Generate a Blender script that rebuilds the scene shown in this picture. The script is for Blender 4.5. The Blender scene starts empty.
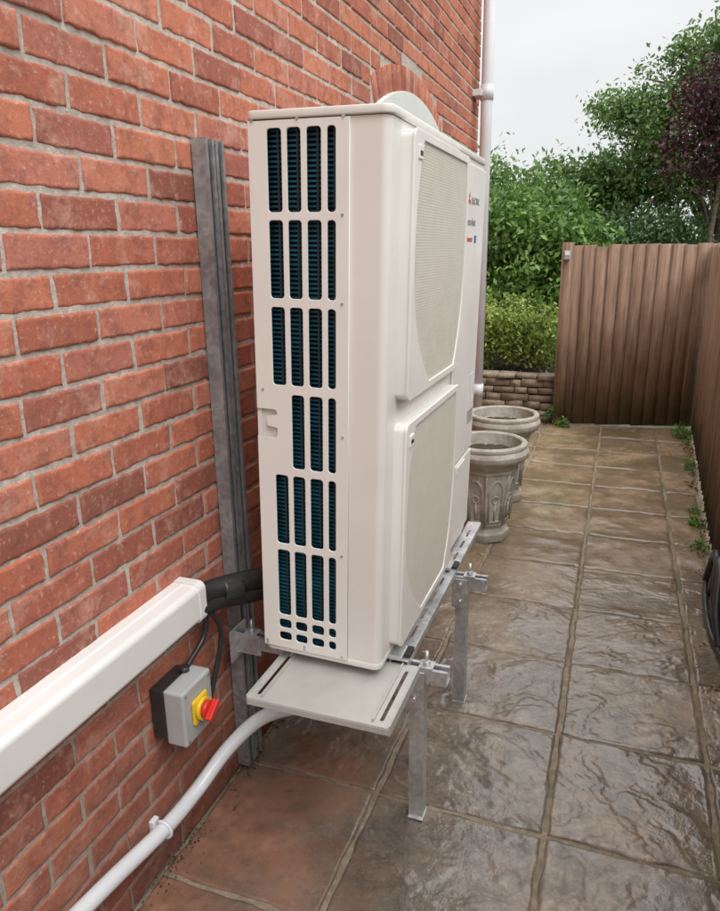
import bpy, bmesh, math, random
import numpy as np
from mathutils import Vector, Matrix, noise
random.seed(7); rng=np.random.default_rng(7)
scene=bpy.context.scene
COL=scene.collection

# ---------------------------------------------------------------- helpers
def link(o,parent=None):
    COL.objects.link(o)
    if parent is not None: o.parent=parent
    return o
def empty(name,loc=(0,0,0)):
    e=bpy.data.objects.new(name,None); e.empty_display_size=.1; e.location=loc
    COL.objects.link(e); return e
def mesh_obj(name,verts,faces,mat=None,parent=None,smooth=False):
    me=bpy.data.meshes.new(name); me.from_pydata([tuple(v) for v in verts],[],[tuple(f) for f in faces]); me.update()
    if mat: me.materials.append(mat)
    if smooth: me.polygons.foreach_set('use_smooth',[True]*len(me.polygons))
    return link(bpy.data.objects.new(name,me),parent)
def np_mesh(name,V,F,mat,parent=None,smooth=False,attr=None):
    me=bpy.data.meshes.new(name)
    V=np.asarray(V,dtype=np.float32); F=np.asarray(F,dtype=np.int32)
    n=F.shape[1]
    me.vertices.add(len(V)); me.vertices.foreach_set('co',V.ravel())
    me.loops.add(F.size); me.loops.foreach_set('vertex_index',F.ravel())
    me.polygons.add(len(F)); me.polygons.foreach_set('loop_start',np.arange(len(F),dtype=np.int32)*n)
    me.update(calc_edges=True); me.validate()
    if smooth: me.polygons.foreach_set('use_smooth',np.ones(len(me.polygons),dtype=bool))
    if attr is not None:
        a=me.attributes.new('rnd','FLOAT','FACE'); a.data.foreach_set('value',np.asarray(attr,dtype=np.float32))
    me.materials.append(mat)
    return link(bpy.data.objects.new(name,me),parent)
def boxes(name,lst,mat,parent=None,bevel=0.0015,seg=2):
    bm=bmesh.new()
    for (x0,x1,y0,y1,z0,z1) in lst:
        vs=[bm.verts.new(p) for p in [(x0,y0,z0),(x1,y0,z0),(x1,y1,z0),(x0,y1,z0),(x0,y0,z1),(x1,y0,z1),(x1,y1,z1),(x0,y1,z1)]]
        for f in [(0,3,2,1),(4,5,6,7),(0,1,5,4),(1,2,6,5),(2,3,7,6),(3,0,4,7)]: bm.faces.new([vs[i] for i in f])
    if bevel>0:
        bmesh.ops.bevel(bm,geom=bm.edges[:],offset=bevel,segments=seg,affect='EDGES',profile=.5)
    me=bpy.data.meshes.new(name); bm.to_mesh(me); bm.free(); me.materials.append(mat)
    return link(bpy.data.objects.new(name,me),parent)
def extrude_profile(name,prof,M,L,mat,parent=None,smooth=False):
    n=len(prof); V=[]
    for c in (0,L):
        for a,b in prof: V.append(M@Vector((a,b,c)))
    F=[(i,(i+1)%n,(i+1)%n+n,i+n) for i in range(n)]+[tuple(range(n))[::-1],tuple(range(n,2*n))]
    o=mesh_obj(name,V,F,mat,parent)
    bm=bmesh.new(); bm.from_mesh(o.data); bmesh.ops.recalc_face_normals(bm,faces=bm.faces); bm.to_mesh(o.data); bm.free()
    return o
def plate(name,outer,holes,thick,M,mat,parent=None,bev=0):
    cu=bpy.data.curves.new(name,'CURVE'); cu.dimensions='2D'; cu.fill_mode='BOTH'; cu.extrude=thick/2; cu.bevel_depth=bev; cu.bevel_resolution=1
    for pts in [outer]+holes:
        s=cu.splines.new('POLY'); s.points.add(len(pts)-1)
        for p,q in zip(s.points,pts): p.co=(q[0],q[1],0,1)
        s.use_cyclic_u=True
    tmp=bpy.data.objects.new('tmp',cu); COL.objects.link(tmp)
    dg=bpy.context.evaluated_depsgraph_get(); dg.update()
    me=bpy.data.meshes.new_from_object(tmp.evaluated_get(dg)); bpy.data.objects.remove(tmp)
    me.transform(M); me.name=name
    me.materials.clear(); me.materials.append(mat)
    return link(bpy.data.objects.new(name,me),parent)
def rrect(x0,x1,y0,y1,r,n=5):
    P=[]
    r=min(r,(x1-x0)/2-1e-4,(y1-y0)/2-1e-4)
    for cx,cy,a0 in [(x1-r,y1-r,0),(x0+r,y1-r,90),(x0+r,y0+r,180),(x1-r,y0+r,270)]:
        for i in range(n+1):
            a=math.radians(a0+90*i/n); P.append((cx+r*math.cos(a),cy+r*math.sin(a)))
    return P
def catmull(pts,n=8):
    P=[Vector(p) for p in pts]; P=[2*P[0]-P[1]]+P+[2*P[-1]-P[-2]]; out=[]
    for i in range(1,len(P)-2):
        for k in range(n):
            t=k/n; a,b,c,d=P[i-1:i+3]
            out.append(.5*((2*b)+(c-a)*t+(2*a-5*b+4*c-d)*t*t+(3*b-a-3*c+d)*t**3))
    out.append(P[-2]); return out
def tube(name,pts,rad,mat,parent=None,seg=14,smoothpath=True,sub=8):
    pts=[tuple(float(q) for q in p) for p in pts]
    P=catmull(pts,sub) if smoothpath else [Vector(p) for p in pts]
    n=len(P)
    R=[float(rad)]*n if not hasattr(rad,'__len__') else [float(q) for q in np.interp(np.linspace(0,1,n),np.linspace(0,1,len(rad)),rad)]
    V=[];F=[]; up=Vector((0,0,1)); prev=None
    for i,p in enumerate(P):
        t=(P[min(i+1,n-1)]-P[max(i-1,0)]).normalized()
        if prev is None:
            s=t.cross(up)
            if s.length<.1: s=t.cross(Vector((0,1,0)))
        else: s=prev-t*prev.dot(t)
        s.normalize(); prev=s; w=t.cross(s)
        for k in range(seg):
            a=2*math.pi*k/seg; V.append(p+(s*math.cos(a)+w*math.sin(a))*R[i])
    for i in range(n-1):
        for k in range(seg):
            F.append((i*seg+k,i*seg+(k+1)%seg,(i+1)*seg+(k+1)%seg,(i+1)*seg+k))
    F.append(tuple(range(seg))[::-1]); F.append(tuple(range((n-1)*seg,n*seg)))
    o=mesh_obj(name,V,F,mat,parent,True)
    o.data.polygons[-1].use_smooth=False; o.data.polygons[-2].use_smooth=False
    return o
def cyl(name,p0,p1,r,mat,parent=None,seg=20):
    return tube(name,[p0,p1],r,mat,parent,seg,False)

# ---------------------------------------------------------------- materials
class NT:
    def __init__(s,name):
        s.m=bpy.data.materials.new(name); s.m.use_nodes=True; s.t=s.m.node_tree; s.n=s.t.nodes; s.l=s.t.links
        s.b=s.n['Principled BSDF']; s.out=s.n['Material Output']
        s.tc=s.n.new('ShaderNodeTexCoord')
    def noise(s,scale,detail=4,rough=.55,vec=None,dist=0):
        x=s.n.new('ShaderNodeTexNoise'); x.inputs['Scale'].default_value=scale; x.inputs['Detail'].default_value=min(detail,4)
        x.inputs['Roughness'].default_value=rough; x.inputs['Distortion'].default_value=dist
        s.l.new(vec if vec else s.tc.outputs['Object'],x.inputs['Vector']); return x.outputs['Fac']
    def ramp(s,fac,stops):
        r=s.n.new('ShaderNodeValToRGB'); e=r.color_ramp.elements
        while len(e)<len(stops): e.new(.5)
        for el,(p,c) in zip(e,stops): el.position=p; el.color=(*c,1) if hasattr(c,'__len__') else (c,c,c,1)
        s.l.new(fac,r.inputs['Fac']); return r.outputs['Color']
    def mix(s,f,a,b,mode='MIX'):
        x=s.n.new('ShaderNodeMix'); x.data_type='RGBA'; x.blend_type=mode
        for idx,v in ((0,f),(6,a),(7,b)):
            if isinstance(v,(int,float)): x.inputs[idx].default_value=v if idx==0 else (v,v,v,1)
            elif isinstance(v,tuple): x.inputs[idx].default_value=(*v,1)
            else: s.l.new(v,x.inputs[idx])
        return x.outputs[2]
    def math(s,op,a,b=0,clamp=False):
        x=s.n.new('ShaderNodeMath'); x.operation=op; x.use_clamp=clamp
        for i,v in enumerate((a,b)):
            if isinstance(v,(int,float)): x.inputs[i].default_value=v
            else: s.l.new(v,x.inputs[i])
        return x.outputs[0]
    def sep(s,vec=None):
        x=s.n.new('ShaderNodeSeparateXYZ'); s.l.new(vec if vec else s.tc.outputs['Object'],x.inputs[0]); return x.outputs
    def geo(s):
        g=s.n.new('ShaderNodeNewGeometry'); return g.outputs['Position']
    def attr(s,name='rnd'):
        a=s.n.new('ShaderNodeAttribute'); a.attribute_name=name; return a.outputs['Fac']
    def bump(s,h,strength=.3,dist=.01):
        b=s.n.new('ShaderNodeBump'); b.inputs['Strength'].default_value=strength; b.inputs['Distance'].default_value=dist
        s.l.new(h,b.inputs['Height']); s.l.new(b.outputs['Normal'],s.b.inputs['Normal'])
    def set(s,color=None,rough=None,metal=None,spec=None):
        for k,v in (('Base Color',color),('Roughness',rough),('Metallic',metal),('Specular IOR Level',spec)):
            if v is None: continue
            if isinstance(v,tuple): s.b.inputs[k].default_value=(*v,1)
            elif isinstance(v,(int,float)): s.b.inputs[k].default_value=v
            else: s.l.new(v,s.b.inputs[k])
def simple(name,c,rough=.5,metal=0,var=.12,scale=30,bump=.05,bd=.002):
    t=NT(name); n=t.noise(scale,3)
    lo=tuple(x*(1-var) for x in c); hi=tuple(min(1,x*(1+var)) for x in c)
    t.set(t.ramp(n,[(.3,lo),(.7,hi)]),t.ramp(n,[(.3,max(0,rough-.08)),(.7,min(1,rough+.08))]),metal)
    if bump: t.bump(n,bump,bd)
    return t.m

# brick
t=NT('brick_clay'); r=t.attr(); G=t.geo()
base=t.ramp(r,[(0,(.29,.105,.075)),(.12,(.42,.135,.085)),(.3,(.57,.20,.12)),(.5,(.49,.155,.095)),(.7,(.60,.225,.135)),(.88,(.53,.195,.135)),(1,(.36,.125,.09))])
n1=t.noise(17,4,.7,G); n2=t.noise(70,4,.75,G); n3=t.noise(2.2,3,.6,G); n4=t.noise(8,4,.8,G)
c=t.mix(t.ramp(n1,[(.48,0.),(.62,.55)]),base,(.27,.105,.08))
c=t.mix(t.ramp(n4,[(.52,0.),(.66,.5)]),c,(.64,.38,.29))
c=t.mix(t.ramp(n2,[(.57,0.),(.68,.5)]),c,(.68,.50,.42))
c=t.mix(t.ramp(n2,[(.32,.5),(.42,0.)]),c,(.19,.09,.07))
z=t.sep(G)[2]
dm=t.ramp(t.math('ADD',t.math('MULTIPLY',z,1.0),t.math('MULTIPLY',n3,.5)),[(.35,.72),(.95,0.)])
c=t.mix(dm,c,t.mix(.75,c,(.10,.06,.05)))
t.set(c,.9,0,.25)
t.bump(t.math('ADD',n1,t.math('MULTIPLY',n2,.6)),.6,.0045)
M_BRICK=t.m
t=NT('mortar'); G=t.geo(); n=t.noise(55,4,.7,G); z=t.sep(G)[2]; n3=t.noise(3,3,.6,G)
c=t.ramp(n,[(.3,(.40,.35,.30)),(.7,(.68,.62,.55))])
c=t.mix(t.ramp(n3,[(.45,0.),(.7,.5)]),c,(.38,.30,.26))
c=t.mix(t.ramp(t.math('ADD',z,t.math('MULTIPLY',n3,.5)),[(.35,.7),(.95,0.)]),c,(.20,.15,.13))
t.set(c,.95,0,.2); t.bump(n,.8,.006); M_MORTAR=t.m
t=NT('house_shell_brick'); bt=t.n.new('ShaderNodeTexBrick'); bt.inputs['Scale'].default_value=4.4
bt.inputs['Color1'].default_value=(.52,.18,.11,1); bt.inputs['Color2'].default_value=(.42,.14,.1,1); bt.inputs['Mortar'].default_value=(.5,.45,.4,1)
t.l.new(t.tc.outputs['Object'],bt.inputs['Vector']); t.set(bt.outputs['Color'],.9); M_SHELL=t.m

# paving
def paving_mat():
    t=NT('riven_sandstone'); P=t.geo(); r=t.attr(); xyz=t.sep(P)
    n1=t.noise(3.2,4,.65,P); n2=t.noise(15,4,.75,P); n3=t.noise(80,3,.7,P)
    base=t.ramp(r,[(0,(.20,.175,.145)),(.3,(.29,.235,.175)),(.55,(.235,.205,.17)),(.8,(.33,.25,.17)),(1,(.26,.225,.185))])
    c=t.mix(t.ramp(n1,[(.40,0.),(.66,.55)]),base,(.37,.265,.165))
    c=t.mix(t.ramp(n2,[(.44,0.),(.60,.65)]),c,(.12,.10,.08))
    c=t.mix(t.ramp(n3,[(.52,0.),(.72,.45)]),c,(.48,.43,.36))
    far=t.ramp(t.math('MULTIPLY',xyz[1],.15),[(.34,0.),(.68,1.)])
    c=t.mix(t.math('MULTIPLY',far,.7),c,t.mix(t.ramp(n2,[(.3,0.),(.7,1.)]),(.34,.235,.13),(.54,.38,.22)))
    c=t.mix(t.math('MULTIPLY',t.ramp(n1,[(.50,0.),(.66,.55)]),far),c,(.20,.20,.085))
    sx=t.math('SUBTRACT',.60,xyz[0]); sy=t.math('SUBTRACT',1.95,xyz[1])
    m=t.math('MINIMUM',sx,sy); m=t.math('ADD',m,t.math('MULTIPLY',t.math('SUBTRACT',n1,.5),1.0))
    m=t.ramp(m,[(.04,0.),(.45,.85)])
    stc=t.mix(t.ramp(n2,[(.35,0.),(.65,1.)]),(.26,.115,.07),(.50,.24,.15))
    c=t.mix(m,c,stc)
    wet=t.ramp(t.noise(2.3,4,.7,P),[(.36,0.),(.56,1.)])
    c=t.mix(t.math('MULTIPLY',wet,.55),c,t.mix(.75,c,(.04,.034,.028)))
    ro=t.mix(wet,t.ramp(n2,[(.3,.28),(.7,.52)]),t.ramp(n2,[(.3,.06),(.7,.22)]))
    ro=t.mix(t.math('MULTIPLY',m,.7),ro,.42)
    t.set(c,ro,0,.9)
    h=t.math('ADD',t.math('MULTIPLY',n2,1.0),t.math('MULTIPLY',n3,.25))
    t.bump(h,.5,.006)
    return t.m
M_PAVE=paving_mat()
t=NT('grout'); P=t.geo(); n=t.noise(40,4,.7,P); g=t.noise(4,3,.6,P)
c=t.ramp(n,[(.3,(.19,.155,.11)),(.7,(.38,.31,.22))]); c=t.mix(t.ramp(g,[(.5,0.),(.62,.7)]),c,(.12,.12,.055))
t.set(c,.8); t.bump(n,.7,.006); M_GROUT=t.m
t=NT('soil'); P=t.geo(); n=t.noise(25,4,.75,P); t.set(t.ramp(n,[(.3,(.035,.025,.018)),(.7,(.11,.08,.05))]),.95); t.bump(n,1,.02); M_SOIL=t.m
t=NT('grass_ground'); P=t.geo(); n=t.noise(6,4,.75,P); t.set(t.ramp(n,[(.3,(.03,.05,.015)),(.7,(.08,.12,.035))]),.95); t.bump(n,1,.03); M_GRASS=t.m

def wood(name,a,b,c3):
    t=NT(name); P=t.geo(); mp=t.n.new('ShaderNodeMapping'); mp.inputs['Scale'].default_value=(30,30,1.6); t.l.new(P,mp.inputs[0])
    g=t.noise(1.6,4,.7,mp.outputs[0],.6); r=t.attr(); z=t.sep(P)[2]; nn=t.noise(4,3,.6,P)
    c=t.ramp(g,[(.3,a),(.5,b),(.7,c3)]); c=t.mix(t.ramp(r,[(0,0.),(1,.5)]),c,t.mix(.5,c,(.07,.045,.032)))
    c=t.mix(t.ramp(nn,[(.5,0.),(.75,.4)]),c,(.34,.25,.17))
    lowm=t.ramp(t.math('ADD',z,t.math('MULTIPLY',nn,.6)),[(.35,.8),(.75,0.)])
    c=t.mix(lowm,c,(.085,.08,.04))
    t.set(c,.8,0,.3); t.bump(g,.8,.005); return t.m
M_FENCE=wood('fence_timber',(.15,.088,.058),(.27,.170,.115),(.38,.26,.185))
M_FENCE2=wood('fence_timber_light',(.28,.18,.12),(.43,.30,.21),(.54,.40,.29))

M_IVORY=simple('ivory_painted_steel',(.76,.742,.70),.38,0,.03,6,.01)
M_IVORY2=simple('ivory_plastic',(.79,.772,.73),.42,0,.02,8,.01)
M_GRILL=simple('grille_plastic',(.68,.645,.58),.5,0,.03,20,0)
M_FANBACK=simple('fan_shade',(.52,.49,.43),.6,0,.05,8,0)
M_DARK=simple('seam_dark',(.03,.03,.03),.6)
M_BLACK=simple('black_rubber',(.018,.018,.019),.55,0,.2,60,.2)
M_BLACKP=simple('black_plastic',(.03,.03,.032),.35,0,.2,40,.1)
M_TEAL=simple('teal_coil',(.010,.095,.14),.35,.3,.5,12,0)
M_TEALD=simple('coil_back',(.005,.024,.038),.5)
def galv(name,lo,hi,metal=.75,rough=.38):
    t=NT(name); P=t.geo(); v=t.n.new('ShaderNodeTexVoronoi'); v.inputs['Scale'].default_value=70; t.l.new(P,v.inputs['Vector'])
    n=t.noise(9,4,.7,P); s=t.math('ADD',t.math('MULTIPLY',v.outputs['Color'],.35),t.math('MULTIPLY',n,.8))
    t.set(t.ramp(s,[(.35,lo),(.8,hi)]),t.ramp(n,[(.3,rough-.1),(.7,rough+.15)]),metal); t.bump(n,.08,.002); return t.m
M_GALV=galv('galvanised_steel',(.46,.47,.48),(.76,.77,.78))
M_GALVD=galv('galvanised_steel_weathered',(.22,.23,.24),(.42,.43,.445),.35,.45)
M_TRAY=simple('tray_grey',(.50,.50,.47),.4,.15,.06,20,.03)
M_WHITE=simple('white_upvc',(.80,.80,.78),.35,0,.03,5,.01)
M_WPIPE=simple('white_waste_pipe',(.74,.76,.79),.3,0,.04,8,.01)
M_DPIPE=simple('downpipe_white',(.72,.73,.76),.35,0,.05,4,.01)
M_GREYP=simple('isolator_grey',(.42,.43,.43),.4,0,.05,20,.02)
M_YEL=simple('yellow_plastic',(.80,.55,.03),.35,0,.03)
M_RED=simple('red_plastic',(.62,.03,.02),.3,0,.05)
M_TXT=simple('print_grey',(.22,.22,.22),.5); M_BLUE=simple('print_blue',(.05,.12,.35),.5)
M_LABEL=simple('label_white',(.8,.8,.8),.4)
t=NT('window_glass'); t.set((.05,.06,.07),.06,0,.8); M_GLASS=t.m
t=NT('cast_stone'); P=t.tc.outputs['Object']; n=t.noise(18,4,.7); n2=t.noise(4,3,.6); n3=t.noise(120,2,.6)
c=t.ramp(n,[(.3,(.34,.315,.27)),(.7,(.60,.57,.51))]); c=t.mix(t.ramp(n2,[(.45,0.),(.7,.6)]),c,(.25,.23,.19)); c=t.mix(t.ramp(n3,[(.6,0.),(.7,.5)]),c,(.16,.15,.12))
t.set(c,.9,0,.3); t.bump(t.math('ADD',n,t.math('MULTIPLY',n3,.4)),.5,.006); M_STONE=t.m
t=NT('walling_stone'); P=t.geo(); r=t.attr(); n=t.noise(15,4,.7,P)
c=t.ramp(r,[(0,(.16,.12,.09)),(.5,(.28,.21,.15)),(1,(.38,.31,.23))]); c=t.mix(t.ramp(n,[(.4,0.),(.7,.8)]),c,(.11,.09,.07)); t.set(c,.9); t.bump(n,.8,.02); M_WSTONE=t.m
def leafmat(name,a,b,c3):
    t=NT(name); r=t.attr()
    c=t.ramp(r,[(0,a),(.55,b),(1,c3)])
    t.set(c,.42,0,.4)
    tr=t.n.new('ShaderNodeBsdfTranslucent'); t.l.new(c,tr.inputs['Color'])
    mx=t.n.new('ShaderNodeMixShader'); mx.inputs[0].default_value=.3
    t.l.new(t.b.outputs[0],mx.inputs[1]); t.l.new(tr.outputs[0],mx.inputs[2]); t.l.new(mx.outputs[0],t.out.inputs['Surface']); return t.m
M_LEAF=leafmat('leaf_green',(.06,.125,.03),(.155,.29,.065),(.30,.45,.13))
M_LEAFT=leafmat('leaf_tree_green',(.065,.125,.035),(.15,.26,.07),(.27,.40,.13))
M_LEAFD=leafmat('leaf_dark_green',(.03,.065,.025),(.065,.13,.045),(.12,.20,.07))
M_LEAFY=leafmat('leaf_variegated',(.13,.22,.045),(.36,.47,.11),(.60,.66,.25))
M_LEAFP=leafmat('leaf_plum',(.035,.018,.024),(.085,.032,.04),(.16,.065,.065))
M_BARK=simple('bark',(.12,.09,.07),.9,0,.4,25,.6,.01)
M_ROOF=simple('roof_tile',(.12,.07,.05),.85,0,.3,8,.3)

# ---------------------------------------------------------------- ground
ground=mesh_obj('ground',[(-80,-80,-.06),(80,-80,-.06),(80,120,-.06),(-80,120,-.06)],[(0,1,2,3)],M_GRASS)
fx=lambda y:1.46+.0415*y
paving=empty('patio_paving')
mesh_obj('grout_bed',[(0.0,-2.2,-.005),(fx(-2.2)+.05,-2.2,-.005),(fx(6.8)+.05,6.85,-.005),(-.9,6.85,-.005),(-.9,5.32,-.005),(0.0,5.32,-.005)],[(0,1,2,3,4,5)],M_GROUT,paving)
def hfield(x,y,s,rot):
    cx_,sx_=math.cos(rot),math.sin(rot)
    a=x*cx_-y*sx_; b=x*sx_+y*cx_
    v=Vector((a*3.0+s*3.1,b*5.2-s*1.7,s*9.))
    n=noise.fractal(v,1.0,2.1,5)
    w=noise.noise(Vector((x*11,y*11,s*4+5)))*.22+noise.noise(Vector((x*34,y*34,s)))*.06
    q=(n+w)*4.0; fl=math.floor(q); fr=q-fl
    st=fl+(0 if fr<.8 else (fr-.8)/.2)
    return .0021*st+.0018*n
SV=[];SF=[];SA=[];off=0
cols=[(.008,.452),(.462,.953),(.963,1.413),(1.424,None)]
rows=[1.68+.46*k for k in range(-8,12)]
allc=[(c,rows) for c in cols]+[((-.46,-.008),[r for r in rows if r>5.2]),((-.9,-.47),[r for r in rows if r>5.2])]
for (xa,xb),rr in allc:
    for y0 in rr:
        y1=y0+.450
        if y1>6.86: y1=6.80
        if y1-y0<.1: continue
        x1=xb if xb is not None else fx(y0)-.035
        tint=random.random(); s=random.random()*50; rot=random.choice([0,1.57,.6,2.4])
        near=.7<y0<3.2
        n=84 if near else (30 if y0<5 and y0>0 else 18)
        nx=n if x1-xa>.3 else n//2
        tx=random.uniform(-.004,.004); ty=random.uniform(-.004,.004)
        us=np.concatenate([[0,.003/(x1-xa)],np.linspace(.009/(x1-xa),1-.009/(x1-xa),nx-3),[1-.003/(x1-xa),1]])
        vs=np.concatenate([[0,.003/.46],np.linspace(.009/.46,1-.009/.46,n-3),[1-.003/.46,1]])
        nu,nv=len(us),len(vs); smooth_slab=(xa<.1 and y0<1.6)
        for j,v in enumerate(vs):
            for i,u in enumerate(us):
                x=xa+(x1-xa)*u; y=y0+(y1-y0)*v
                ed=min(min(u,1-u)*(x1-xa),min(v,1-v)*(y1-y0))
                hf=hfield(x,y,s,rot)*(.45 if smooth_slab else 1)
                hf=hf if hf>-.004 else -.004+(hf+.004)*.25
                h=.003+hf*min(1,ed/.02+.3)+tx*(u-.5)+ty*(v-.5)
                h=max(h,-.0032)
                if ed<.006: jit=noise.noise(Vector((x*14,y*14,s)))*.008
                if ed<.0005: h=-.02
                elif ed<.005: h-=.0045
                if ed<.006:
                    if min(u,1-u)*(x1-xa)<=ed+1e-6: x+=jit
                    if min(v,1-v)*(y1-y0)<=ed+1e-6: y+=jit
                SV.append((x,y,h))
        ii,jj=np.meshgrid(np.arange(nu-1),np.arange(nv-1)); a=(off+jj*nu+ii).ravel()
        SF.append(np.stack([a,a+1,a+1+nu,a+nu],1)); SA.append(np.full(len(a),tint))
        off=len(SV)
np_mesh('slabs',SV,np.concatenate(SF),M_PAVE,paving,True,np.concatenate(SA))

# ---------------------------------------------------------------- house
house=empty('brick_house')
YC,WH,SP=3.63,.56,2.195; RISE=.125; RING=.112; R=(WH*WH+RISE*RISE)/(2*RISE); ZC=SP+RISE-R; RO=R+RING; TH=math.asin(WH/R)+.012
YE=5.30; YS=-1.7; H=5.2; SILL=.95
def blocked(zm):
    if SILL<zm<SP: return WH+.004
    if zm>=SP:
        d=zm-ZC
        if d<RO+.01:
            return min(math.sqrt(max(0,(RO+.012)**2-d*d)),d*math.tan(TH)+.008)
    return 0
BV=[];BF=[];BA=[]; boff=0
def add_brick(y0,y1,z0,z1,near):
    global boff
    w=y1-y0
    if w<.015: return
    nu=(22 if near else 8) if w>.12 else (12 if near else 6); hh=z1-z0
    us=[0,.001,.0035]+list(np.linspace(.008,w-.008,nu-6))+[w-.0035,w-.001,w]
    vs=[0,.001,.0035]+list(np.linspace(.008,hh-.008,4 if near else 2))+[hh-.0035,hh-.001,hh]
    s=random.random()*100; px=random.uniform(-.0025,.002); tl=random.uniform(-.008,.008)
    NU,NV=len(us),len(vs)
    dj=[random.uniform(-.002,.002) for _ in range(4)]
    for v in vs:
        for u in us:
            ed=min(u,w-u,v,hh-v)
            x=px+tl*(u-w/2)*.6
            if ed<.0005: x=-.010
            elif ed<.002: x-=.0025
            elif near: x+=.0024*noise.fractal(Vector((u*26,v*26,s)),1,2,3)
            if near and ed<.006:
                jy=noise.noise(Vector((u*45,v*45,s)))*.005; jz=noise.noise(Vector((u*45+9,v*45,s)))*.0042
            else: jy=jz=0
            BV.append((x,y0+u+jy+dj[0]*.5,z0+v+jz+dj[1]*.7+(u-w/2)*dj[2]*2))
    t=random.random()
    for j in range(NV-1):
        for i in range(NU-1):
            a=boff+j*NU+i; BF.append((a,a+1,a+1+NU,a+NU)); BA.append(t)
    boff=len(BV)
nc=int(H/.075)
for k in range(nc):
    z0=k*.075+.0; z1=z0+.065; zm=(z0+z1)/2
    b=blocked(zm); y=YS+(0 if k%2 else -.1125)+random.uniform(-.008,.008)
    while y<YE:
        ya,yb=max(y,YS),min(y+.215,YE)
        near=(-.0<ya<2.7 and z0<2.4)
        if b>0:
            lo,hi=YC-b,YC+b
            if ya<lo: add_brick(ya,min(yb,lo),z0,z1,near)
            if yb>hi: add_brick(max(ya,hi),yb,z0,z1,near)
        else: add_brick(ya,yb,z0,z1,near)
        y+=.225
na=17
for i in range(na):
    a0=-TH+2*TH*i/na; a1=-TH+2*TH*(i+1)/na; g=.005/R
    us=[a0+g,a0+g+.0006,a0+g+.002,a1-g-.002,a1-g-.0006,a1-g]; vs=[R,R+.001,R+.004,RO-.004,RO-.001,RO]; t_=random.random(); px=random.uniform(-.003,.001)
    for jv,rv in enumerate(vs):
        for iu,a in enumerate(us):
            e=min(jv,5-jv,iu,5-iu)
            BV.append(((-.010,-.003,0)[e]+px,YC+rv*math.sin(a),ZC+rv*math.cos(a)))
    for j in range(5):
        for i2 in range(5):
            q=boff+j*6+i2; BF.append((q,q+1,q+7,q+6)); BA.append(t_)
    boff=len(BV)
np_mesh('brickwork',BV,BF,M_BRICK,house,True,BA)
M_YZ=Matrix(((0,0,1,0),(1,0,0,0),(0,1,0,0),(0,0,0,1)))
hole=[(YC-WH,SILL),(YC+WH,SILL)]+[(YC+R*math.sin(a),ZC+R*math.cos(a)) for a in np.linspace(math.asin(WH/R),-math.asin(WH/R),25)]
plate('mortar_face',[(YS,-.1),(YE-.004,-.1),(YE-.004,H),(YS,H)],[hole],.11,Matrix.Translation((-.0595,0,0))@M_YZ,M_MORTAR,house)
boxes('house_shell',[(-6,-.16,YS,YE-.01,-.1,H)],M_SHELL,house,0)
mesh_obj('roof',[(.35,YS-.3,H),(.35,YE+.3,H),(-3,YE+.3,H+2.4),(-3,YS-.3,H+2.4),(-6.4,YS-.3,H),(-6.4,YE+.3,H)],[(0,1,2,3),(3,2,5,4),(0,3,4),(1,5,2)],M_ROOF,house)
boxes('soffit',[(-.01,.34,YS-.3,YE+.3,H-.12,H-.003)],M_WHITE,house,.003)
arc=lambda r0,n=25:[(YC+r0*math.sin(a),ZC+r0*math.cos(a)) for a in np.linspace(math.asin(min(1,(WH-(R-r0))/r0)),-math.asin(min(1,(WH-(R-r0))/r0)),n)]
fo=[(YC-WH+.002,SILL+.03),(YC+WH-.002,SILL+.03)]+arc(R-.002)
holes=[rrect(YC-WH+.06,YC-.03,SILL+.09,SP-.05,.004,1),rrect(YC+.03,YC+WH-.06,SILL+.09,SP-.05,.004,1)]
plate('window_frame',fo,holes,.07,Matrix.Translation((-.018,0,0))@M_YZ,M_WHITE,house,.002)
mesh_obj('window_pane',[(-.045,YC-WH,SILL),(-.045,YC+WH,SILL),(-.045,YC+WH,SP),(-.045,YC-WH,SP)],[(0,1,2,3)],M_GLASS,house)
boxes('window_sill',[(-.1,.03,YC-WH-.03,YC+WH+.03,SILL-.03,SILL+.025)],M_WHITE,house,.004)

dp=empty('rainwater_downpipe')
cyl('pipe',(.085,5.12,.04),(.085,5.12,H-.2),.038,M_DPIPE,dp,24)
for z in (.55,2.55,4.2):
    cyl('collar',(.085,5.12,z),(.085,5.12,z+.09),.044,M_DPIPE,dp,24)
    boxes('bracket',[(-.0,.06,5.05,5.19,z+.02,z+.06)],M_DPIPE,dp,.003)
tube('shoe',[(.085,5.12,.16),(.085,5.12,.08),(.13,5.12,.03)],.042,M_DPIPE,dp,20)

# ---------------------------------------------------------------- trunking
tr=empty('cable_trunking')
def prof_trunk(d,z0,z1,r=.014,n=5):
    P=[(0,z0)]
    for i in range(n+1):
        a=math.radians(-90+90*i/n); P.append((d-r+r*math.cos(a),z0+r+r*math.sin(a)))
    for i in range(n+1):
        a=math.radians(90*i/n); P.append((d-r+r*math.cos(a),z1-r+r*math.sin(a)))
    P.append((0,z1)); return P
M_XZ=lambda y0:Matrix(((1,0,0,0),(0,0,1,y0),(0,1,0,0),(0,0,0,1)))
extrude_profile('trunk_base',prof_trunk(.03,.668,.776,.004),M_XZ(-1.6),2.99,M_WHITE,tr)
extrude_profile('trunk_cover',prof_trunk(.075,.671,.773,.016,7),M_XZ(-1.6),3.0,M_WHITE,tr)
extrude_profile('trunk_end_cap',prof_trunk(.077,.666,.778,.020,7),M_XZ(1.392),.028,M_WHITE,tr)

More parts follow.
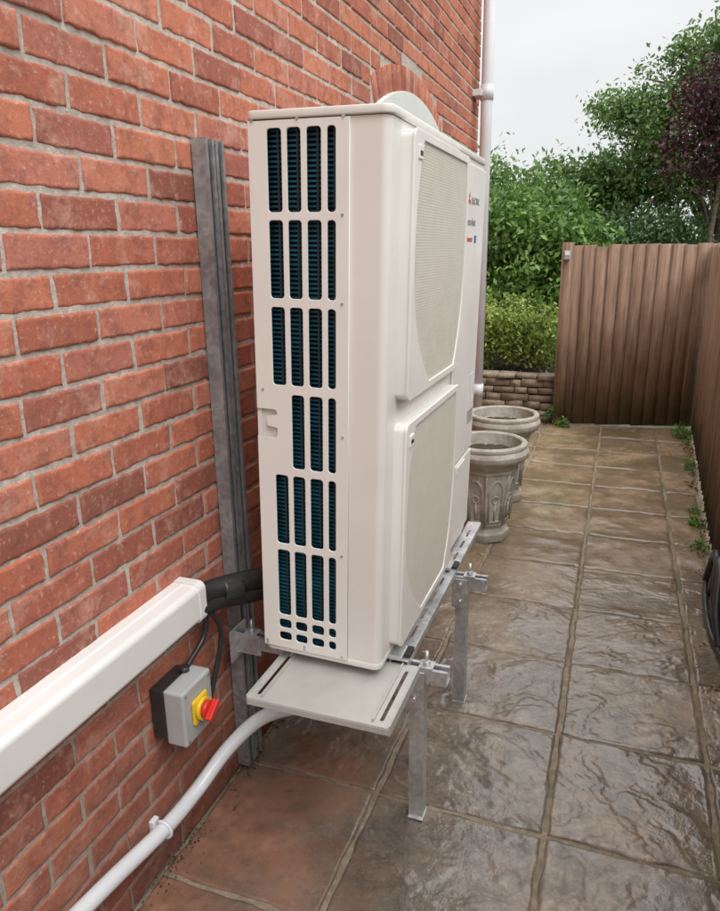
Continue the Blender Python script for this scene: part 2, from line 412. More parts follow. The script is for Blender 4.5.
# ---------------------------------------------------------------- struts
def strut(name,p0,p1,opn,mat,parent,w=.041,d=.041,th=.0028,lip=.009):
    p0=Vector(p0);p1=Vector(p1); a=(p1-p0); L=a.length; a.normalize(); o=Vector(opn).normalized(); s=a.cross(o)
    h=w/2
    pr=[(-h,0),(-h,d),(-h+lip+.002,d),(-h+lip+.002,d-.007),(-h+lip,d-.007),(-h+lip,d-th),(-h+th,d-th),(-h+th,th),
        (h-th,th),(h-th,d-th),(h-lip,d-th),(h-lip,d-.007),(h-lip-.002,d-.007),(h-lip-.002,d),(h,d),(h,0)]
    M=Matrix.Identity(4)
    for i in range(3): M[i][0]=s[i];M[i][1]=o[i];M[i][2]=a[i];M[i][3]=p0[i]
    return extrude_profile(name,pr,M,L,mat,parent)
frame=empty('support_frame')
for yy in (1.650,1.697,2.17,2.217):
    strut('wall_strut',(.003,yy,.02),(.003,yy,1.875),(1,0,0),M_GALVD,frame)
for y in (1.62,2.20):
    strut('cross_rail',(.05,y,.474),(.685,y,.474),(0,0,1),M_GALV,frame)
    boxes('rail_bracket',[(.047,.052,y-.06,y+.03,.44,.54),(.05,.13,y-.027,y-.0215,.46,.525)],M_GALV,frame,.001)
    strut('leg',(.597,y-.004,.006),(.597,y-.004,.472),(0,1,0),M_GALV,frame)
    boxes('leg_foot',[(.574,.620,y-.010,y+.045,.002,.007)],M_GALV,frame,.001)
    boxes('leg_cleat',[(.570,.625,y-.030,y-.0255,.40,.51)],M_GALV,frame,.001)
    for bx,bz in ((.597,.425),(.597,.49)):
        cyl('bolt',(bx,y-.04,bz),(bx,y-.028,bz),.009,M_GALV,frame,6)
    for bx in (.625,.09):
        boxes('channel_washer',[(bx-.02,bx+.02,y-.02,y+.02,.5155,.5205)],M_GALV,frame,.001)
        cyl('stud',(bx,y,.51),(bx,y,.56),.005,M_GALV,frame,10); cyl('nut',(bx,y,.521),(bx,y,.531),.010,M_GALV,frame,6)
    for bx in (.56,.22): boxes('rubber_pad',[(bx-.022,bx+.022,y-.018,y+.03,.5385,.550)],M_BLACK,frame,.003)
hs=[rrect(.549,.558,1.60+k*.11,1.67+k*.11,.004) for k in range(9)]
plate('foot_rail',rrect(.530,.578,1.59,2.64,.002),hs,.003,Matrix.Translation((0,0,.5365)),M_GALV,frame,.0005)
boxes('foot_rail_side',[(.5775,.5805,1.59,2.64,.516,.5379),(.5275,.5305,1.59,2.64,.516,.5379)],M_GALV,frame,.0006)
boxes('foot_rail_back',[(.20,.25,1.59,2.64,.517,.538)],M_GALV,frame,.001)

# tray
tray=empty('drip_tray')
hs=[rrect(xx,xx+.011,1.345,1.565,.005) for xx in (.252,.580)]
plate('tray_plate',rrect(.235,.612,1.325,1.590,.006),hs,.003,Matrix.Translation((0,0,.524)),M_TRAY,tray,.0006)
boxes('tray_edges',[(.2335,.237,1.325,1.59,.504,.532),(.6105,.614,1.325,1.59,.504,.532),(.237,.6105,1.3235,1.327,.506,.5228)],M_TRAY,tray,.0008)
boxes('tray_ribs',[(.272,.276,1.335,1.585,.5258,.535),(.566,.570,1.335,1.585,.5258,.535)],M_TRAY,tray,.001)
boxes('tray_underpan',[(.284,.527,1.36,2.58,.5065,.5145)],M_TRAY,tray,.002)

# ---------------------------------------------------------------- heat pump unit
unit=empty('heat_pump_outdoor_unit')
W,D,HH=.33,1.05,1.338
r=.020
prof=[(0,0),(.012,0),(.012,.05),(.238,.05),(.238,0)]
for i in range(8):
    a=math.radians(-90+90*i/7); prof.append((W-r+r*math.cos(a),r+r*math.sin(a)))
prof+=[(W,D-.006),(W-.006,D),(.006,D),(0,D-.006)]
extrude_profile('casing',prof,Matrix.Translation((0,0,.012)),HH-.034,M_IVORY,unit)
plate('top_lid',rrect(-.003,W+.003,-.0045,D+.003,.020,6),[],.012,Matrix.Translation((0,0,HH-.011)),M_IVORY,unit,.003)
plate('base_pan',rrect(0.001,W-.001,.001,D,.02,6),[],.014,Matrix.Translation((0,0,.008)),M_IVORY,unit,.002)
M_XZp=Matrix(((1,0,0,0),(0,0,1,0),(0,1,0,0),(0,0,0,1)))
cx=[(.046,.083),(.094,.129),(.141,.177),(.189,.211)]
rz=[(1.125,1.300),(.936,1.110),(.732,.918),(.524,.712),(.318,.506),(.112,.302),(.072,.100)]
holes=[]
for ri,(z0,z1) in enumerate(rz):
    for ci,(x0,x1) in enumerate(cx):
        if ri==3 and ci==0: continue
        holes.append(rrect(x0,x1,z0,z1,.009,5))
for (x0,x1) in cx: holes.append(rrect(x0,x1,.036,.062,.009,4))
outer=[(.002,.014),(.241,.014),(.241,HH-.024),(.002,HH-.024),(.002,.672),(.050,.672),(.056,.666),(.056,.658),(.028,.654),(.028,.630),(.056,.626),(.056,.606),(.050,.600),(.002,.600)]
plate('side_panel',outer,holes,.0028,Matrix.Translation((0,-.0028,0))@M_XZp,M_IVORY2,unit,.001)
boxes('lift_handle',[(.002,.056,.006,.012,.59,.68)],M_IVORY,unit,.002)
boxes('coil_back',[(.013,.237,.040,.048,.02,1.30)],M_TEALD,unit,0)
boxes('coil_fins',[(.014,.236,.014,.040,z,z+.0045) for z in np.arange(.024,1.31,.0105)],M_TEAL,unit,0)
boxes('coil_hairpins',[(x,x+.005,.010,.014,.02,1.31) for x in (.064,.111,.159,.199)],M_TEALD,unit,0)
for xx in (.012,.121,.228):
    for zz in (.022,1.322-.006,.62 if xx>.2 else .03):
        cyl('screw',(xx,-.0075,zz),(xx,-.003,zz),.0035,M_GALV,unit,10)
for xx,zz in ((.226,.93),(.226,.31),(.226,1.12),(.02,.72)):
    cyl('screw',(xx,-.0075,zz),(xx,-.003,zz),.003,M_GALVD,unit,10)
M_YZx=lambda x:Matrix.Translation((x,0,0))@M_YZ
for (z0,z1) in ((.03,.640),(.700,1.300)):
    y0,y1=.075,.655; zc=(z0+z1)/2
    def edge(z):
        q=(z-(zc+.02))/.30
        return .020+(.17*abs(q)**2.3 if q<0 else .075*q**2.3)
    zb,zt=z0+.016,z1-.016
    zz_=np.linspace(zb,zt,36)
    ell=[(y0+edge(z),z) for z in zz_]+[(y1-edge(z)*.5,z) for z in zz_[::-1]]
    plate('fan_grille_surround',rrect(y0,y1,z0,z1,.018),[ell],.004,M_YZx(W+.030),M_IVORY2,unit,.0015)
    pr=rrect(y0+.001,y1-.001,z0+.001,z1-.001,.018)
    pi=rrect(y0+.005,y1-.005,z0+.005,z1-.005,.014)
    plate('fan_grille_skirt',pr,[pi],.028,M_YZx(W+.0135),M_IVORY2,unit)
    bl=[]
    for yy in np.arange(y0+.024,y1-.02,.0075):
        zl=[z for z in np.linspace(zb,zt,60) if y0+edge(z)<yy<y1-edge(z)*.5]
        if len(zl)>2: bl.append((W+.0275,W+.0300,yy-.0012,yy+.0012,zl[0],zl[-1]))
    boxes('fan_grille_bars',bl,M_GRILL,unit,0)
    bl=[(W+.0265,W+.0292,y0+edge(zz),y1-edge(zz)*.5,zz-.0014,zz+.0014) for zz in np.arange(zb+.006,zt-.004,.0065)]
    boxes('fan_grille_rings',bl,M_GRILL,unit,0)
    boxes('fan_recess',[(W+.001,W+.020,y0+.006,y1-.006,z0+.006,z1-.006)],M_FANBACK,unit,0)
    boxes('grille_handle',[(W+.032,W+.0365,y0+.024,y0+.058,z1-.060,z1-.030)],M_IVORY2,unit,.002)
    boxes('grille_handle_slot',[(W+.0362,W+.0370,y0+.030,y0+.052,z1-.052,z1-.042)],M_DARK,unit,0)
boxes('service_panel',[(W+.0005,W+.010,.672,D-.008,.335,1.300)],M_IVORY2,unit,.004)
boxes('service_panel_low',[(W+.0005,W+.010,.672,D-.008,.03,.325)],M_IVORY2,unit,.004)
boxes('panel_handle',[(W+.0095,W+.013,.80,.93,.285,.315)],M_IVORY,unit,.003)
boxes('rating_label',[(W+.0101,W+.0108,.93,1.02,.50,.62)],M_LABEL,unit,0)
boxes('warning_label',[(W+.0101,W+.0110,.93,1.02,.44,.49)],M_GREYP,unit,0)
X=W+.0112; yl=.76; zl=1.195; s=.012
def rh(cy,cz,ang):
    a=math.radians(ang); d=Vector((math.cos(a),math.sin(a))); n_=Vector((-d.y,d.x))
    tip=Vector((cy,cz)); return [tip, tip+d*s+n_*s*.55, tip+d*2*s, tip+d*s-n_*s*.55]
lv=[];lf=[]
for a in (90,210,330):
    b=len(lv); lv+=[(X,p.x,p.y) for p in rh(yl+.02,zl,a)]; lf.append((b,b+1,b+2,b+3))
mesh_obj('emblem',lv,lf,M_RED,unit)
def text(name,body,y,z,size,mat):
    cu=bpy.data.curves.new(name,'FONT'); cu.body=body; cu.size=size; cu.extrude=.0003
    o=bpy.data.objects.new(name,cu); cu.materials.append(mat); link(o,unit)
    o.matrix_local=Matrix.Translation((X,y,z))@M_YZ
text('badge_text','ELECTRIC',yl+.055,zl-.010,.028,M_TXT)
text('badge_text_small','eco heat',yl+.01,zl-.075,.034,M_TXT)
text('badge_text_red','inverter',yl+.01,zl-.125,.026,M_RED)
boxes('badge_flag',[(X-.0008,X,yl+.125,yl+.155,zl-.128,zl-.105)],M_BLUE,unit,0)
boxes('mounting_feet',[(-.02,W+.035,.08,.145,-.012,.0),(-.02,W+.035,.66,.725,-.012,.0)],M_GALV,unit,.002)
ang=math.radians(1.5)
unit.matrix_world=Matrix.Translation((.200,1.500,.562))@Matrix.Rotation(ang,4,'Y')

# ---------------------------------------------------------------- black insulated pipe & cables
ip=empty('insulated_pipework')
tube('lagged_pipe',[(.045,1.40,.72),(.055,1.47,.72),(.10,1.55,.715),(.16,1.66,.70),(.20,1.80,.69)],.030,M_BLACK,ip,18)
tube('lagged_pipe_lower',[(.05,1.40,.698),(.075,1.50,.684),(.12,1.58,.669),(.18,1.72,.655)],.025,M_BLACK,ip,18)
tube('tape_wrap',[(.07,1.50,.71),(.10,1.55,.705)],.037,M_BLACKP,ip,18)
tube('power_cable',[(.05,1.40,.70),(.055,1.44,.66),(.05,1.43,.60),(.045,1.36,.56),(.05,1.335,.55)],.0075,M_BLACKP,ip,10)
tube('supply_cable',[(.055,1.42,.70),(.07,1.47,.64),(.06,1.50,.56),(.055,1.46,.46),(.05,1.41,.37),(.05,1.36,.345),(.05,1.325,.36),(.05,1.315,.41)],.0075,M_BLACKP,ip,10)

iso=empty('isolator_switch')
boxes('back_box',[(.001,.045,1.245,1.365,.405,.550)],M_BLACKP,iso,.006,3)
boxes('lid',[(.046,.105,1.240,1.370,.400,.556)],M_GREYP,iso,.007,3)
cyl('gland',(.05,1.315,.385),(.05,1.315,.41),.014,M_BLACKP,iso,16)
cyl('gland_top',(.05,1.335,.548),(.05,1.335,.57),.012,M_BLACKP,iso,16)
boxes('yellow_plate',[(.1055,.113,1.272,1.338,.445,.515)],M_YEL,iso,.006,3)
cyl('yellow_boss',(.113,1.305,.48),(.124,1.305,.48),.030,M_YEL,iso,28)
cyl('red_dial',(.124,1.305,.48),(.136,1.305,.48),.023,M_RED,iso,28)
o=boxes('red_lever',[(0,.018,-.028,.028,-.008,.008)],M_RED,iso,.003,3); o.location=(.136,1.305,.48); o.rotation_euler=(math.radians(35),0,0)
for yy,zz in ((1.253,.413),(1.357,.413),(1.253,.543),(1.357,.543)): cyl('lid_screw',(.105,yy,zz),(.1065,yy,zz),.004,M_TXT,iso,10)

wp=empty('condensate_drain_pipe')
tube('pipe',[(.034,-1.6,.50),(.034,.3,.30),(.034,.93,.212),(.036,1.20,.165),(.045,1.34,.17),(.085,1.45,.235),(.16,1.51,.31),(.26,1.53,.36),(.40,1.56,.40)],.0205,M_WPIPE,wp,20,True,10)
for y,z in ((1.20,.165),(.45,.276)):
    boxes('pipe_clip_base',[(.001,.016,y-.013,y+.013,z-.026,z+.026)],M_WPIPE,wp,.003)
    tube('pipe_clip',[(.036+.0245*math.cos(a),y,z+.0245*math.sin(a)) for a in np.linspace(-2.2,2.2,14)],.0045,M_WPIPE,wp,8,False)
cyl('tray_outlet',(.42,1.57,.395),(.42,1.57,.505),.02,M_WPIPE,wp)

# ---------------------------------------------------------------- fences
def fence(name,p0,p1,h,mat,side,post0=True,post1=True,bw=.105):
    g=empty(name); p0=Vector((*p0,0));p1=Vector((*p1,0)); L=(p1-p0).length; d=(p1-p0)/L; nrm=Vector((-d.y,d.x,0))*side
    V=[];F=[];A=[]
    n=int(L/bw)+1; bw=L/n
    def hexa(s0,s1,t0a,t0b,t1a,t1b,z0,z1,a,dz2=0):
        b=len(V)
        for z in (z0,z1):
            for k,(s_,t_) in enumerate(((s0,t0a),(s1,t1a),(s1,t1b),(s0,t0b))):
                q=p0+d*s_+nrm*t_; V.append((q.x,q.y,z+(dz2 if z==z1 and k in(1,2) else 0)))
        for f in [(0,3,2,1),(4,5,6,7),(0,1,5,4),(1,2,6,5),(2,3,7,6),(3,0,4,7)]: F.append(tuple(b+i for i in f)); A.append(a)
    for i in range(n):
        dz=random.uniform(-.010,.008); a=random.random(); g_=random.uniform(0,.006); lean=random.uniform(-.003,.003)
        hexa(i*bw-.012,(i+1)*bw-g_,.0+lean,.022+lean,0,.008,.012+random.uniform(0,.01),h+dz,a,random.uniform(-.005,.005))
    for z in (.35,.85,h-.25): hexa(0,L,-.045,-.006,-.045,-.006,z,z+.08,.4)
    np_mesh('boards',V,F,mat,g,False,A)
    V2=[];F2=[];A2=[]
    def post(s):
        b=len(V2)
        for z in (-.02,h+.03):
            for s_,t_ in ((s-.045,-.05),(s+.045,-.05),(s+.045,.045),(s-.045,.045)):
                q=p0+d*s_+nrm*t_; V2.append((q.x,q.y,z))
        for f in [(0,3,2,1),(4,5,6,7),(0,1,5,4),(1,2,6,5),(2,3,7,6),(3,0,4,7)]: F2.append(tuple(b+i for i in f)); A2.append(.3)
    if post0: post(-.04)
    if post1: post(L+.04)
    if V2: np_mesh('posts',V2,F2,mat,g,False,A2)
    return g
fence('timber_fence',(.60,6.66),(1.73,6.86),1.615,M_FENCE,-1,True,False)
fence('timber_fence',(fx(-1.8),-1.8),(fx(6.84),6.84),1.61,M_FENCE2,1,False,False)
fl=empty('fence_light')
boxes('housing',[(.535,.59,6.55,6.60,1.50,1.575)],M_GREYP,fl,.005)
boxes('lens',[(.543,.582,6.545,6.551,1.535,1.565)],M_LABEL,fl,.002)

sw=empty('low_stone_wall'); V=[];F=[];A=[]
z=0
while z<.43:
    h=random.choice([.045,.06,.075]); x=-1.4+random.uniform(-.1,0)
    while x<.56:
        w=random.uniform(.10,.26); a=random.random(); b=len(V); pj=random.uniform(-.02,.02); zt_=random.uniform(-.008,.008)
        for zz in (z+.004,z+h-.004+zt_):
            for xx,yy in ((x+.004,6.70+pj),(min(x+w,.56)-.004,6.70+pj+random.uniform(-.012,.012)),(min(x+w,.56)-.004,6.92),(x+.004,6.92)):
                V.append((xx+random.uniform(-.006,.006),yy,zz+random.uniform(-.006,.006)))
        for f in [(0,3,2,1),(4,5,6,7),(0,1,5,4),(1,2,6,5),(2,3,7,6),(3,0,4,7)]: F.append(tuple(b+i for i in f)); A.append(a)
        x+=w
    z+=h
np_mesh('stones',V,F,M_WSTONE,sw,False,A)
boxes('core',[(-1.4,.54,6.73,6.90,-.05,.41)],M_SOIL,sw,0)
mesh_obj('planting_bed',[(-6,6.9,.36),(.58,6.9,.36),(.58,12,.4),(-6,12,.4),(-6,6.9,-.05),(.58,6.9,-.05),(.58,12,-.05)],[(0,1,2,3),(0,4,5,1),(1,5,6,2)],M_SOIL)

# ---------------------------------------------------------------- planters
def planter(loc,s,rot):
    g=empty('stone_planter',loc); g.rotation_euler=(0,0,rot); g.scale=(s,s,s)
    pr=[(.0,0,1),(.138,0,1),(.142,.012,1),(.142,.045,1),(.128,.056,1),(.120,.075,1),(.124,.09,1),(.132,.10,1),(.134,.12,1),(.146,.24,1),(.163,.36,1),(.170,.405,1),(.178,.415,.8),(.176,.43,.6),
        (.192,.455,.4),(.212,.475,.3),(.224,.485,.2),(.232,.50,.15),(.234,.52,.15),(.228,.538,.15),(.222,.545,.15),(.226,.552,.15),(.226,.565,.15),(.220,.572,.15),(.200,.573,.15),(.192,.566,.15),(.186,.52,.2),(.18,.50,.2),(0,.495,.2)]
    N=96;V=[];F=[]
    for (rr,z,k) in pr:
        for i in range(N):
            th=2*math.pi*i/N; m=(th%(math.pi/4))-math.pi/8
            oc=math.cos(math.pi/8)/math.cos(m)*1.04; q=rr*(1-k+k*oc)
            if .47<z<.53: q+=.0035*abs(math.sin(th*16))
            V.append((q*math.cos(th),q*math.sin(th),z+.0))
    for j in range(len(pr)-1):
        for i in range(N): F.append((j*N+i,j*N+(i+1)%N,(j+1)*N+(i+1)%N,(j+1)*N+i))
    o=mesh_obj('urn',V,F,M_STONE,g,True)
    mod=o.modifiers.new('es','EDGE_SPLIT'); mod.split_angle=math.radians(28)
    def rad(z): return float(np.interp(z,[.10,.24,.36,.405],[.134,.146,.163,.170]))*math.cos(math.pi/8)*1.04
    for f in range(8):
        th=math.pi/8+f*math.pi/4; n_=Vector((math.cos(th),math.sin(th),0)); tt=Vector((-n_.y,n_.x,0))
        def P(u,z): return n_*(rad(z)+.001)+tt*float(u)+Vector((0,0,float(z)))
        hw=.042
        pts=[P(-hw*.85,.125),P(-hw*.95,.28)]+[P(-hw*math.cos(a),.29+.085*math.sin(a)) for a in np.linspace(.2,math.pi/2,6)]
        pts2=[P(hw*.85,.125),P(hw*.95,.28)]+[P(hw*math.cos(a),.29+.085*math.sin(a)) for a in np.linspace(.2,math.pi/2,6)]
        tube('arch_moulding',pts,.0065,M_STONE,g,8,False); tube('arch_moulding',pts2,.0065,M_STONE,g,8,False)
        tube('sill_moulding',[P(-hw,.125),P(hw,.125)],.006,M_STONE,g,8,False)
        tube('trefoil',[P(.018*math.cos(a),.26+.022*math.sin(a)) for a in np.linspace(0,2*math.pi,14)],.005,M_STONE,g,8,False)
        tube('mullion',[P(0,.13),P(0,.235)],.0055,M_STONE,g,8,False)
        e=Vector((math.cos(th+math.pi/8),math.sin(th+math.pi/8),0))
        tube('rib',[e*(float(np.interp(z,[.10,.24,.36,.405],[.134,.146,.163,.170]))*1.04)+Vector((0,0,z)) for z in (.105,.24,.36,.405)],.0075,M_STONE,g,8,False)
    V=[(0,0,.505)];F=[]; N=40
    for i in range(N): V.append((.184*math.cos(2*math.pi*i/N),.184*math.sin(2*math.pi*i/N),.502+random.uniform(-.004,.004)))
    for i in range(N): F.append((0,1+i,1+(i+1)%N))
    mesh_obj('compost',V,F,M_SOIL,g)
planter((.395,3.80,.004),.99,.2)
planter((.38,4.47,.004),1.01,.5)

# ---------------------------------------------------------------- foliage
def leaves(name,blobs,nclump,perclump,size,mat,parent,spread=.16,shell=.55,aspect=.5,minz=None):
    C=[]
    wts=np.array([b[1][0]*b[1][1]*b[1][2] for b in blobs])**.67; wts/=wts.sum()
    cnt=rng.multinomial(nclump,wts)
    for (c,rad),k in zip(blobs,cnt):
        d=rng.normal(size=(k,3)); d/=np.linalg.norm(d,axis=1)[:,None]
        rr=(shell+(1-shell)*rng.random(k))[:,None]*(1+.18*rng.normal(size=(k,1)))
        C.append(np.array(c)+d*rr*np.array(rad))
    C=np.concatenate(C); ct=rng.random(len(C))
    idx=np.repeat(np.arange(len(C)),perclump); n=len(idx)
    P=C[idx]+rng.normal(size=(n,3))*spread*np.array([1,1,.75])*(.6+.8*ct[idx])[:,None]
    if minz is not None:
        k=P[:,2]>minz; P=P[k]; idx=idx[k]; n=len(P)
    a=rng.normal(size=(n,3)); a[:,2]-=.35; a/=np.linalg.norm(a,axis=1)[:,None]
    b=rng.normal(size=(n,3)); b[:,2]*=.4; b-=a*(a*b).sum(1)[:,None]; b/=np.linalg.norm(b,axis=1)[:,None]
    nn=np.cross(a,b)
    s=size*(.6+.8*rng.random(n))[:,None]
    v0=P; v1=P+a*s*.5+b*s*aspect*.5+nn*s*.08; v2=P+a*s; v3=P+a*s*.5-b*s*aspect*.5+nn*s*.08
    V=np.stack([v0,v1,v2,v3],1).reshape(-1,3); F=np.arange(n*4).reshape(-1,4)
    A=np.clip(.55*ct[idx]+.45*rng.random(n),0,1)
    return np_mesh(name,V,F,mat,parent,False,A)
def trunk(parent,base,top,r0,limbs):
    base=Vector(base);top=Vector(top); mid=(base+top)/2+Vector((random.uniform(-.1,.1),random.uniform(-.1,.1),0))
    tube('trunk',[base,mid,top],[r0,r0*.75,r0*.5],M_BARK,parent,10)
    for i,(e) in enumerate(limbs):
        e=Vector(e); s=base.lerp(top,min(1,.45+.5*(i/max(1,len(limbs))))); m=s.lerp(e,.5)+Vector((0,0,.15))
        tube('limb',[s,m,e],[r0*.4,r0*.25,r0*.07],M_BARK,parent,8,True,5)

g=empty('garden_tree'); B=[((1.5,10.7,2.5),(.9,.8,.6)),((1.3,10.6,3.15),(.6,.6,.4)),((1.85,10.6,3.7),(.7,.6,.5)),((.8,10.6,3.3),(.33,.4,.25)),((2.6,10.4,4.1),(.9,.9,.7)),((2.7,10.6,2.6),(1.0,.9,.8)),((.7,10.8,2.4),(.45,.5,.35)),((2.2,10.6,3.2),(.7,.6,.5))]
trunk(g,(2.1,10.7,-.05),(2.1,10.7,3.3),.10,[b[0] for b in B]+[(1.5,10.6,3.8),(1.8,10.4,4.3),(2.5,10.4,4.8),(1.1,10.3,3.6)])
leaves('foliage',B,760,60,.065,M_LEAFT,g,.11,.3)
g=empty('plum_tree'); B=[((1.72,9.2,3.0),(.36,.4,.38)),((1.50,9.2,2.6),(.24,.3,.22)),((2.2,9.1,3.3),(.5,.5,.4)),((1.95,9.2,2.45),(.35,.4,.3))]
trunk(g,(2.0,9.2,-.05),(2.0,9.2,2.9),.04,[b[0] for b in B]+[(1.4,9.1,3.1),(1.6,9.1,3.5)])
leaves('foliage',B,120,50,.06,M_LEAFP,g,.10,.3)
g=empty('broadleaf_shrub'); B=[((.05,8.5,1.3),(.75,.6,.85)),((.50,8.2,1.45),(.5,.5,.5)),((-.3,8.6,1.7),(.6,.5,.6)),((.25,8.0,1.0),(.55,.45,.5)),((.75,8.6,1.3),(.4,.5,.5))]
trunk(g,(.1,8.5,.3),(.1,8.5,1.6),.05,[b[0] for b in B]); leaves('foliage',B,420,70,.075,M_LEAF,g,.11,.45,.55,.3)
g=empty('variegated_shrub'); B=[((.15,7.45,.80),(.36,.3,.38)),((-.3,7.5,.75),(.4,.3,.35))]
trunk(g,(.1,7.5,.3),(.1,7.5,.8),.02,[b[0] for b in B]+[(.3,7.3,1.0)]); leaves('foliage',B,160,60,.05,M_LEAFY,g,.07,.5,.45,.36)
g=empty('evergreen_shrub'); B=[((.85,9.0,1.35),(.45,.5,.55)),((.6,9.4,1.5),(.5,.5,.5)),((1.4,9.4,1.5),(.6,.5,.5))]
trunk(g,(.9,9.3,-.05),(.9,9.3,1.4),.05,[b[0] for b in B]); leaves('foliage',B,240,60,.06,M_LEAFD,g,.1,.5,.5)
g=empty('laurel_bush'); B=[((-.1,10.6,2.05),(.8,.6,.7)),((.5,11.2,2.3),(.6,.6,.55)),((-1.2,10.5,2.1),(1,.6,.8))]
trunk(g,(.2,10.8,-.05),(.2,10.8,2.),.07,[b[0] for b in B]); leaves('foliage',B,330,55,.085,M_LEAFT,g,.13,.5)
g=empty('distant_hedge'); B=[((x,15+.3*math.sin(x),1.2),(1.3,.7,1.1)) for x in range(-9,14,2)]
boxes('hedge_core',[(-10,14,14.8,15.4,-.05,1.7)],M_LEAFD,g,0); leaves('foliage',B,400,35,.16,M_LEAFD,g,.22,.6)
wb=[]
for k in range(10):
    y=random.uniform(3.4,6.6); wb.append(((fx(y)-.07,y,.02),(.03,.05,.03)))
wb+=[((.62,6.55,.05),(.06,.05,.06)),((1.60,6.45,.06),(.05,.08,.06)),((.5,6.62,.12),(.06,.04,.08))]
leaves('weeds',wb,70,18,.03,M_LEAF,None,.018,.3,.4,.0)
db=[((fx(y)-.06,y,.006),(.04,.1,.002)) for y in np.arange(2.6,6.6,.25)]
leaves('fallen_leaves',db,60,7,.022,simple('dead_leaf',(.18,.09,.045),.8),None,.02,.1,.6,.004)
db=[((.03,y,.004),(.02,.1,.002)) for y in np.arange(.6,2.6,.15)]
leaves('dirt_debris',db,60,22,.008,simple('dirt_crumbs',(.07,.045,.03),.95),None,.022,.1,.8,.002)

hs=empty('garden_hose')
tube('hose_loop',[(1.55,3.05,.02),(1.53,3.12,.12),(1.54,3.22,.22),(1.545,3.34,.24),(1.55,3.44,.17),(1.54,3.5,.03)],.018,M_BLACKP,hs,12)
tube('hose_loop_b',[(1.53,2.85,.02),(1.515,2.95,.14),(1.53,3.08,.25),(1.54,3.2,.27),(1.55,3.3,.18),(1.55,3.36,.02)],.018,M_BLACKP,hs,12)
tube('hose_run',[(1.54,3.5,.025),(1.52,3.3,.022),(1.51,3.0,.022),(1.54,2.7,.022),(1.56,2.3,.022)],.014,M_BLACKP,hs,12)

# ---------------------------------------------------------------- world & sun
w=bpy.data.worlds.new('World'); scene.world=w; w.use_nodes=True; nt=w.node_tree; nt.nodes.clear()
N=nt.nodes.new; Lk=nt.links.new
out=N('ShaderNodeOutputWorld'); sky=N('ShaderNodeTexSky'); sky.sky_type='NISHITA'; sky.sun_disc=False
sky.sun_elevation=math.radians(52); sky.sun_rotation=math.radians(130)
b1=N('ShaderNodeBackground'); b1.inputs[1].default_value=.1; Lk(sky.outputs[0],b1.inputs[0])
tc=N('ShaderNodeTexCoord'); sp=N('ShaderNodeSeparateXYZ'); Lk(tc.outputs['Generated'],sp.inputs[0])
rp=N('ShaderNodeValToRGB'); e=rp.color_ramp.elements; e[0].position=0; e[0].color=(.88,.89,.89,1); e[1].position=.9; e[1].color=(1.0,1.0,1.0,1)
Lk(sp.outputs[2],rp.inputs[0])
ns=N('ShaderNodeTexNoise'); ns.inputs['Scale'].default_value=2.2; ns.inputs['Detail'].default_value=3
mp=N('ShaderNodeMapping'); mp.inputs['Scale'].default_value=(1,1,2.6); Lk(tc.outputs['Generated'],mp.inputs[0]); Lk(mp.outputs[0],ns.inputs[0])
r2=N('ShaderNodeValToRGB'); r2.color_ramp.elements[0].position=.3; r2.color_ramp.elements[0].color=(.86,.87,.88,1); r2.color_ramp.elements[1].position=.7; r2.color_ramp.elements[1].color=(1.04,1.04,1.04,1)
Lk(ns.outputs['Fac'],r2.inputs[0])
mx=N('ShaderNodeMix'); mx.data_type='RGBA'; mx.blend_type='MULTIPLY'; mx.inputs[0].default_value=1; Lk(rp.outputs[0],mx.inputs[6]); Lk(r2.outputs[0],mx.inputs[7])
sb=N('ShaderNodeMath'); sb.operation='SUBTRACT'; Lk(sp.outputs[2],sb.inputs[0]); sb.inputs[1].default_value=.30
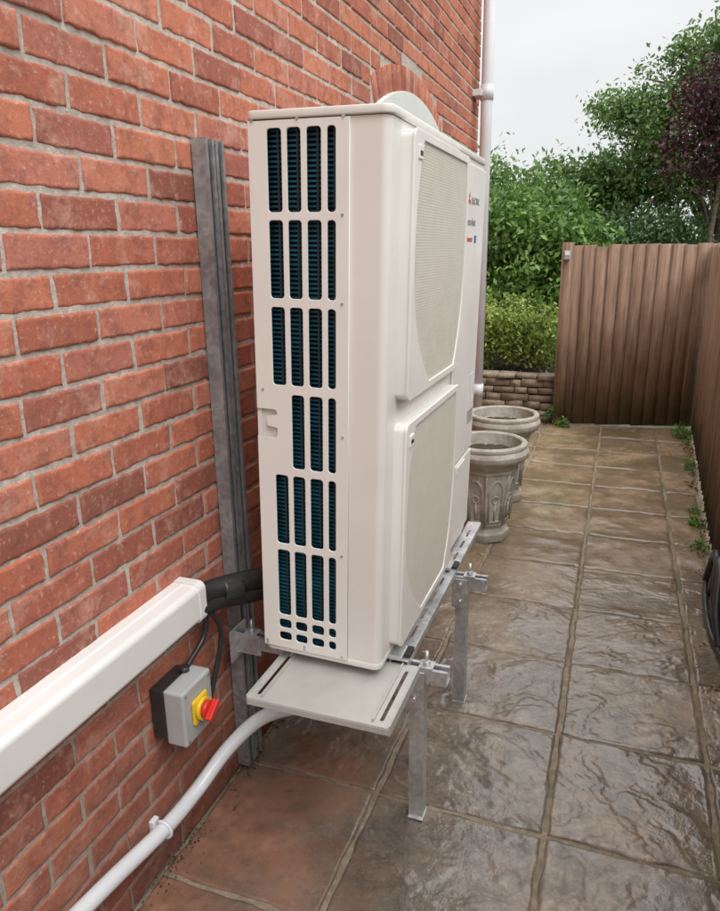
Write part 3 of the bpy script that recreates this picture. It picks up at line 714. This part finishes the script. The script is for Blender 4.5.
mxx=N('ShaderNodeMath'); mxx.operation='MAXIMUM'; Lk(sb.outputs[0],mxx.inputs[0]); mxx.inputs[1].default_value=0
st=N('ShaderNodeMath'); st.operation='MULTIPLY_ADD'; Lk(mxx.outputs[0],st.inputs[0]); st.inputs[1].default_value=3.0; st.inputs[2].default_value=1.04
b2=N('ShaderNodeBackground'); Lk(mx.outputs[2],b2.inputs[0]); Lk(st.outputs[0],b2.inputs[1])
ms=N('ShaderNodeMixShader'); ms.inputs[0].default_value=.93; Lk(b1.outputs[0],ms.inputs[1]); Lk(b2.outputs[0],ms.inputs[2]); Lk(ms.outputs[0],out.inputs[0])
sl=bpy.data.lights.new('sun','SUN'); sl.energy=1.45; sl.angle=math.radians(35); sl.color=(1,.98,.95)
so=bpy.data.objects.new('sun',sl); COL.objects.link(so)
az=math.radians(130); el=math.radians(52); dv=Vector((math.sin(az)*math.cos(el),math.cos(az)*math.cos(el),math.sin(el)))
so.rotation_euler=dv.to_track_quat('Z','Y').to_euler(); so.location=(3,-3,6)

# ---------------------------------------------------------------- camera
cam=bpy.data.cameras.new('camera'); co=bpy.data.objects.new('camera',cam); COL.objects.link(co); scene.camera=co
yaw=math.radians(20.3); pit=math.radians(16.3); rl=.0158
rt=Vector((math.cos(yaw),math.sin(yaw),0)); fh=Vector((-math.sin(yaw),math.cos(yaw),0))
fw=math.cos(pit)*fh-math.sin(pit)*Vector((0,0,1)); up=math.sin(pit)*fh+math.cos(pit)*Vector((0,0,1))
cr=(rt-rl*up).normalized(); cu_=(up+rl*rt).normalized()
M=Matrix.Identity(4)
for i in range(3): M[i][0]=cr[i];M[i][1]=cu_[i];M[i][2]=-fw[i]
M[0][3]=1.04;M[1][3]=0;M[2][3]=1.6
co.matrix_world=M
cam.sensor_fit='HORIZONTAL'; cam.sensor_width=36; cam.lens=35.0; cam.clip_end=400; cam.clip_start=.02
scene.view_settings.view_transform='Standard'; scene.view_settings.look='None'; scene.view_settings.exposure=0
print('DONE verts', len(SV), len(BV))
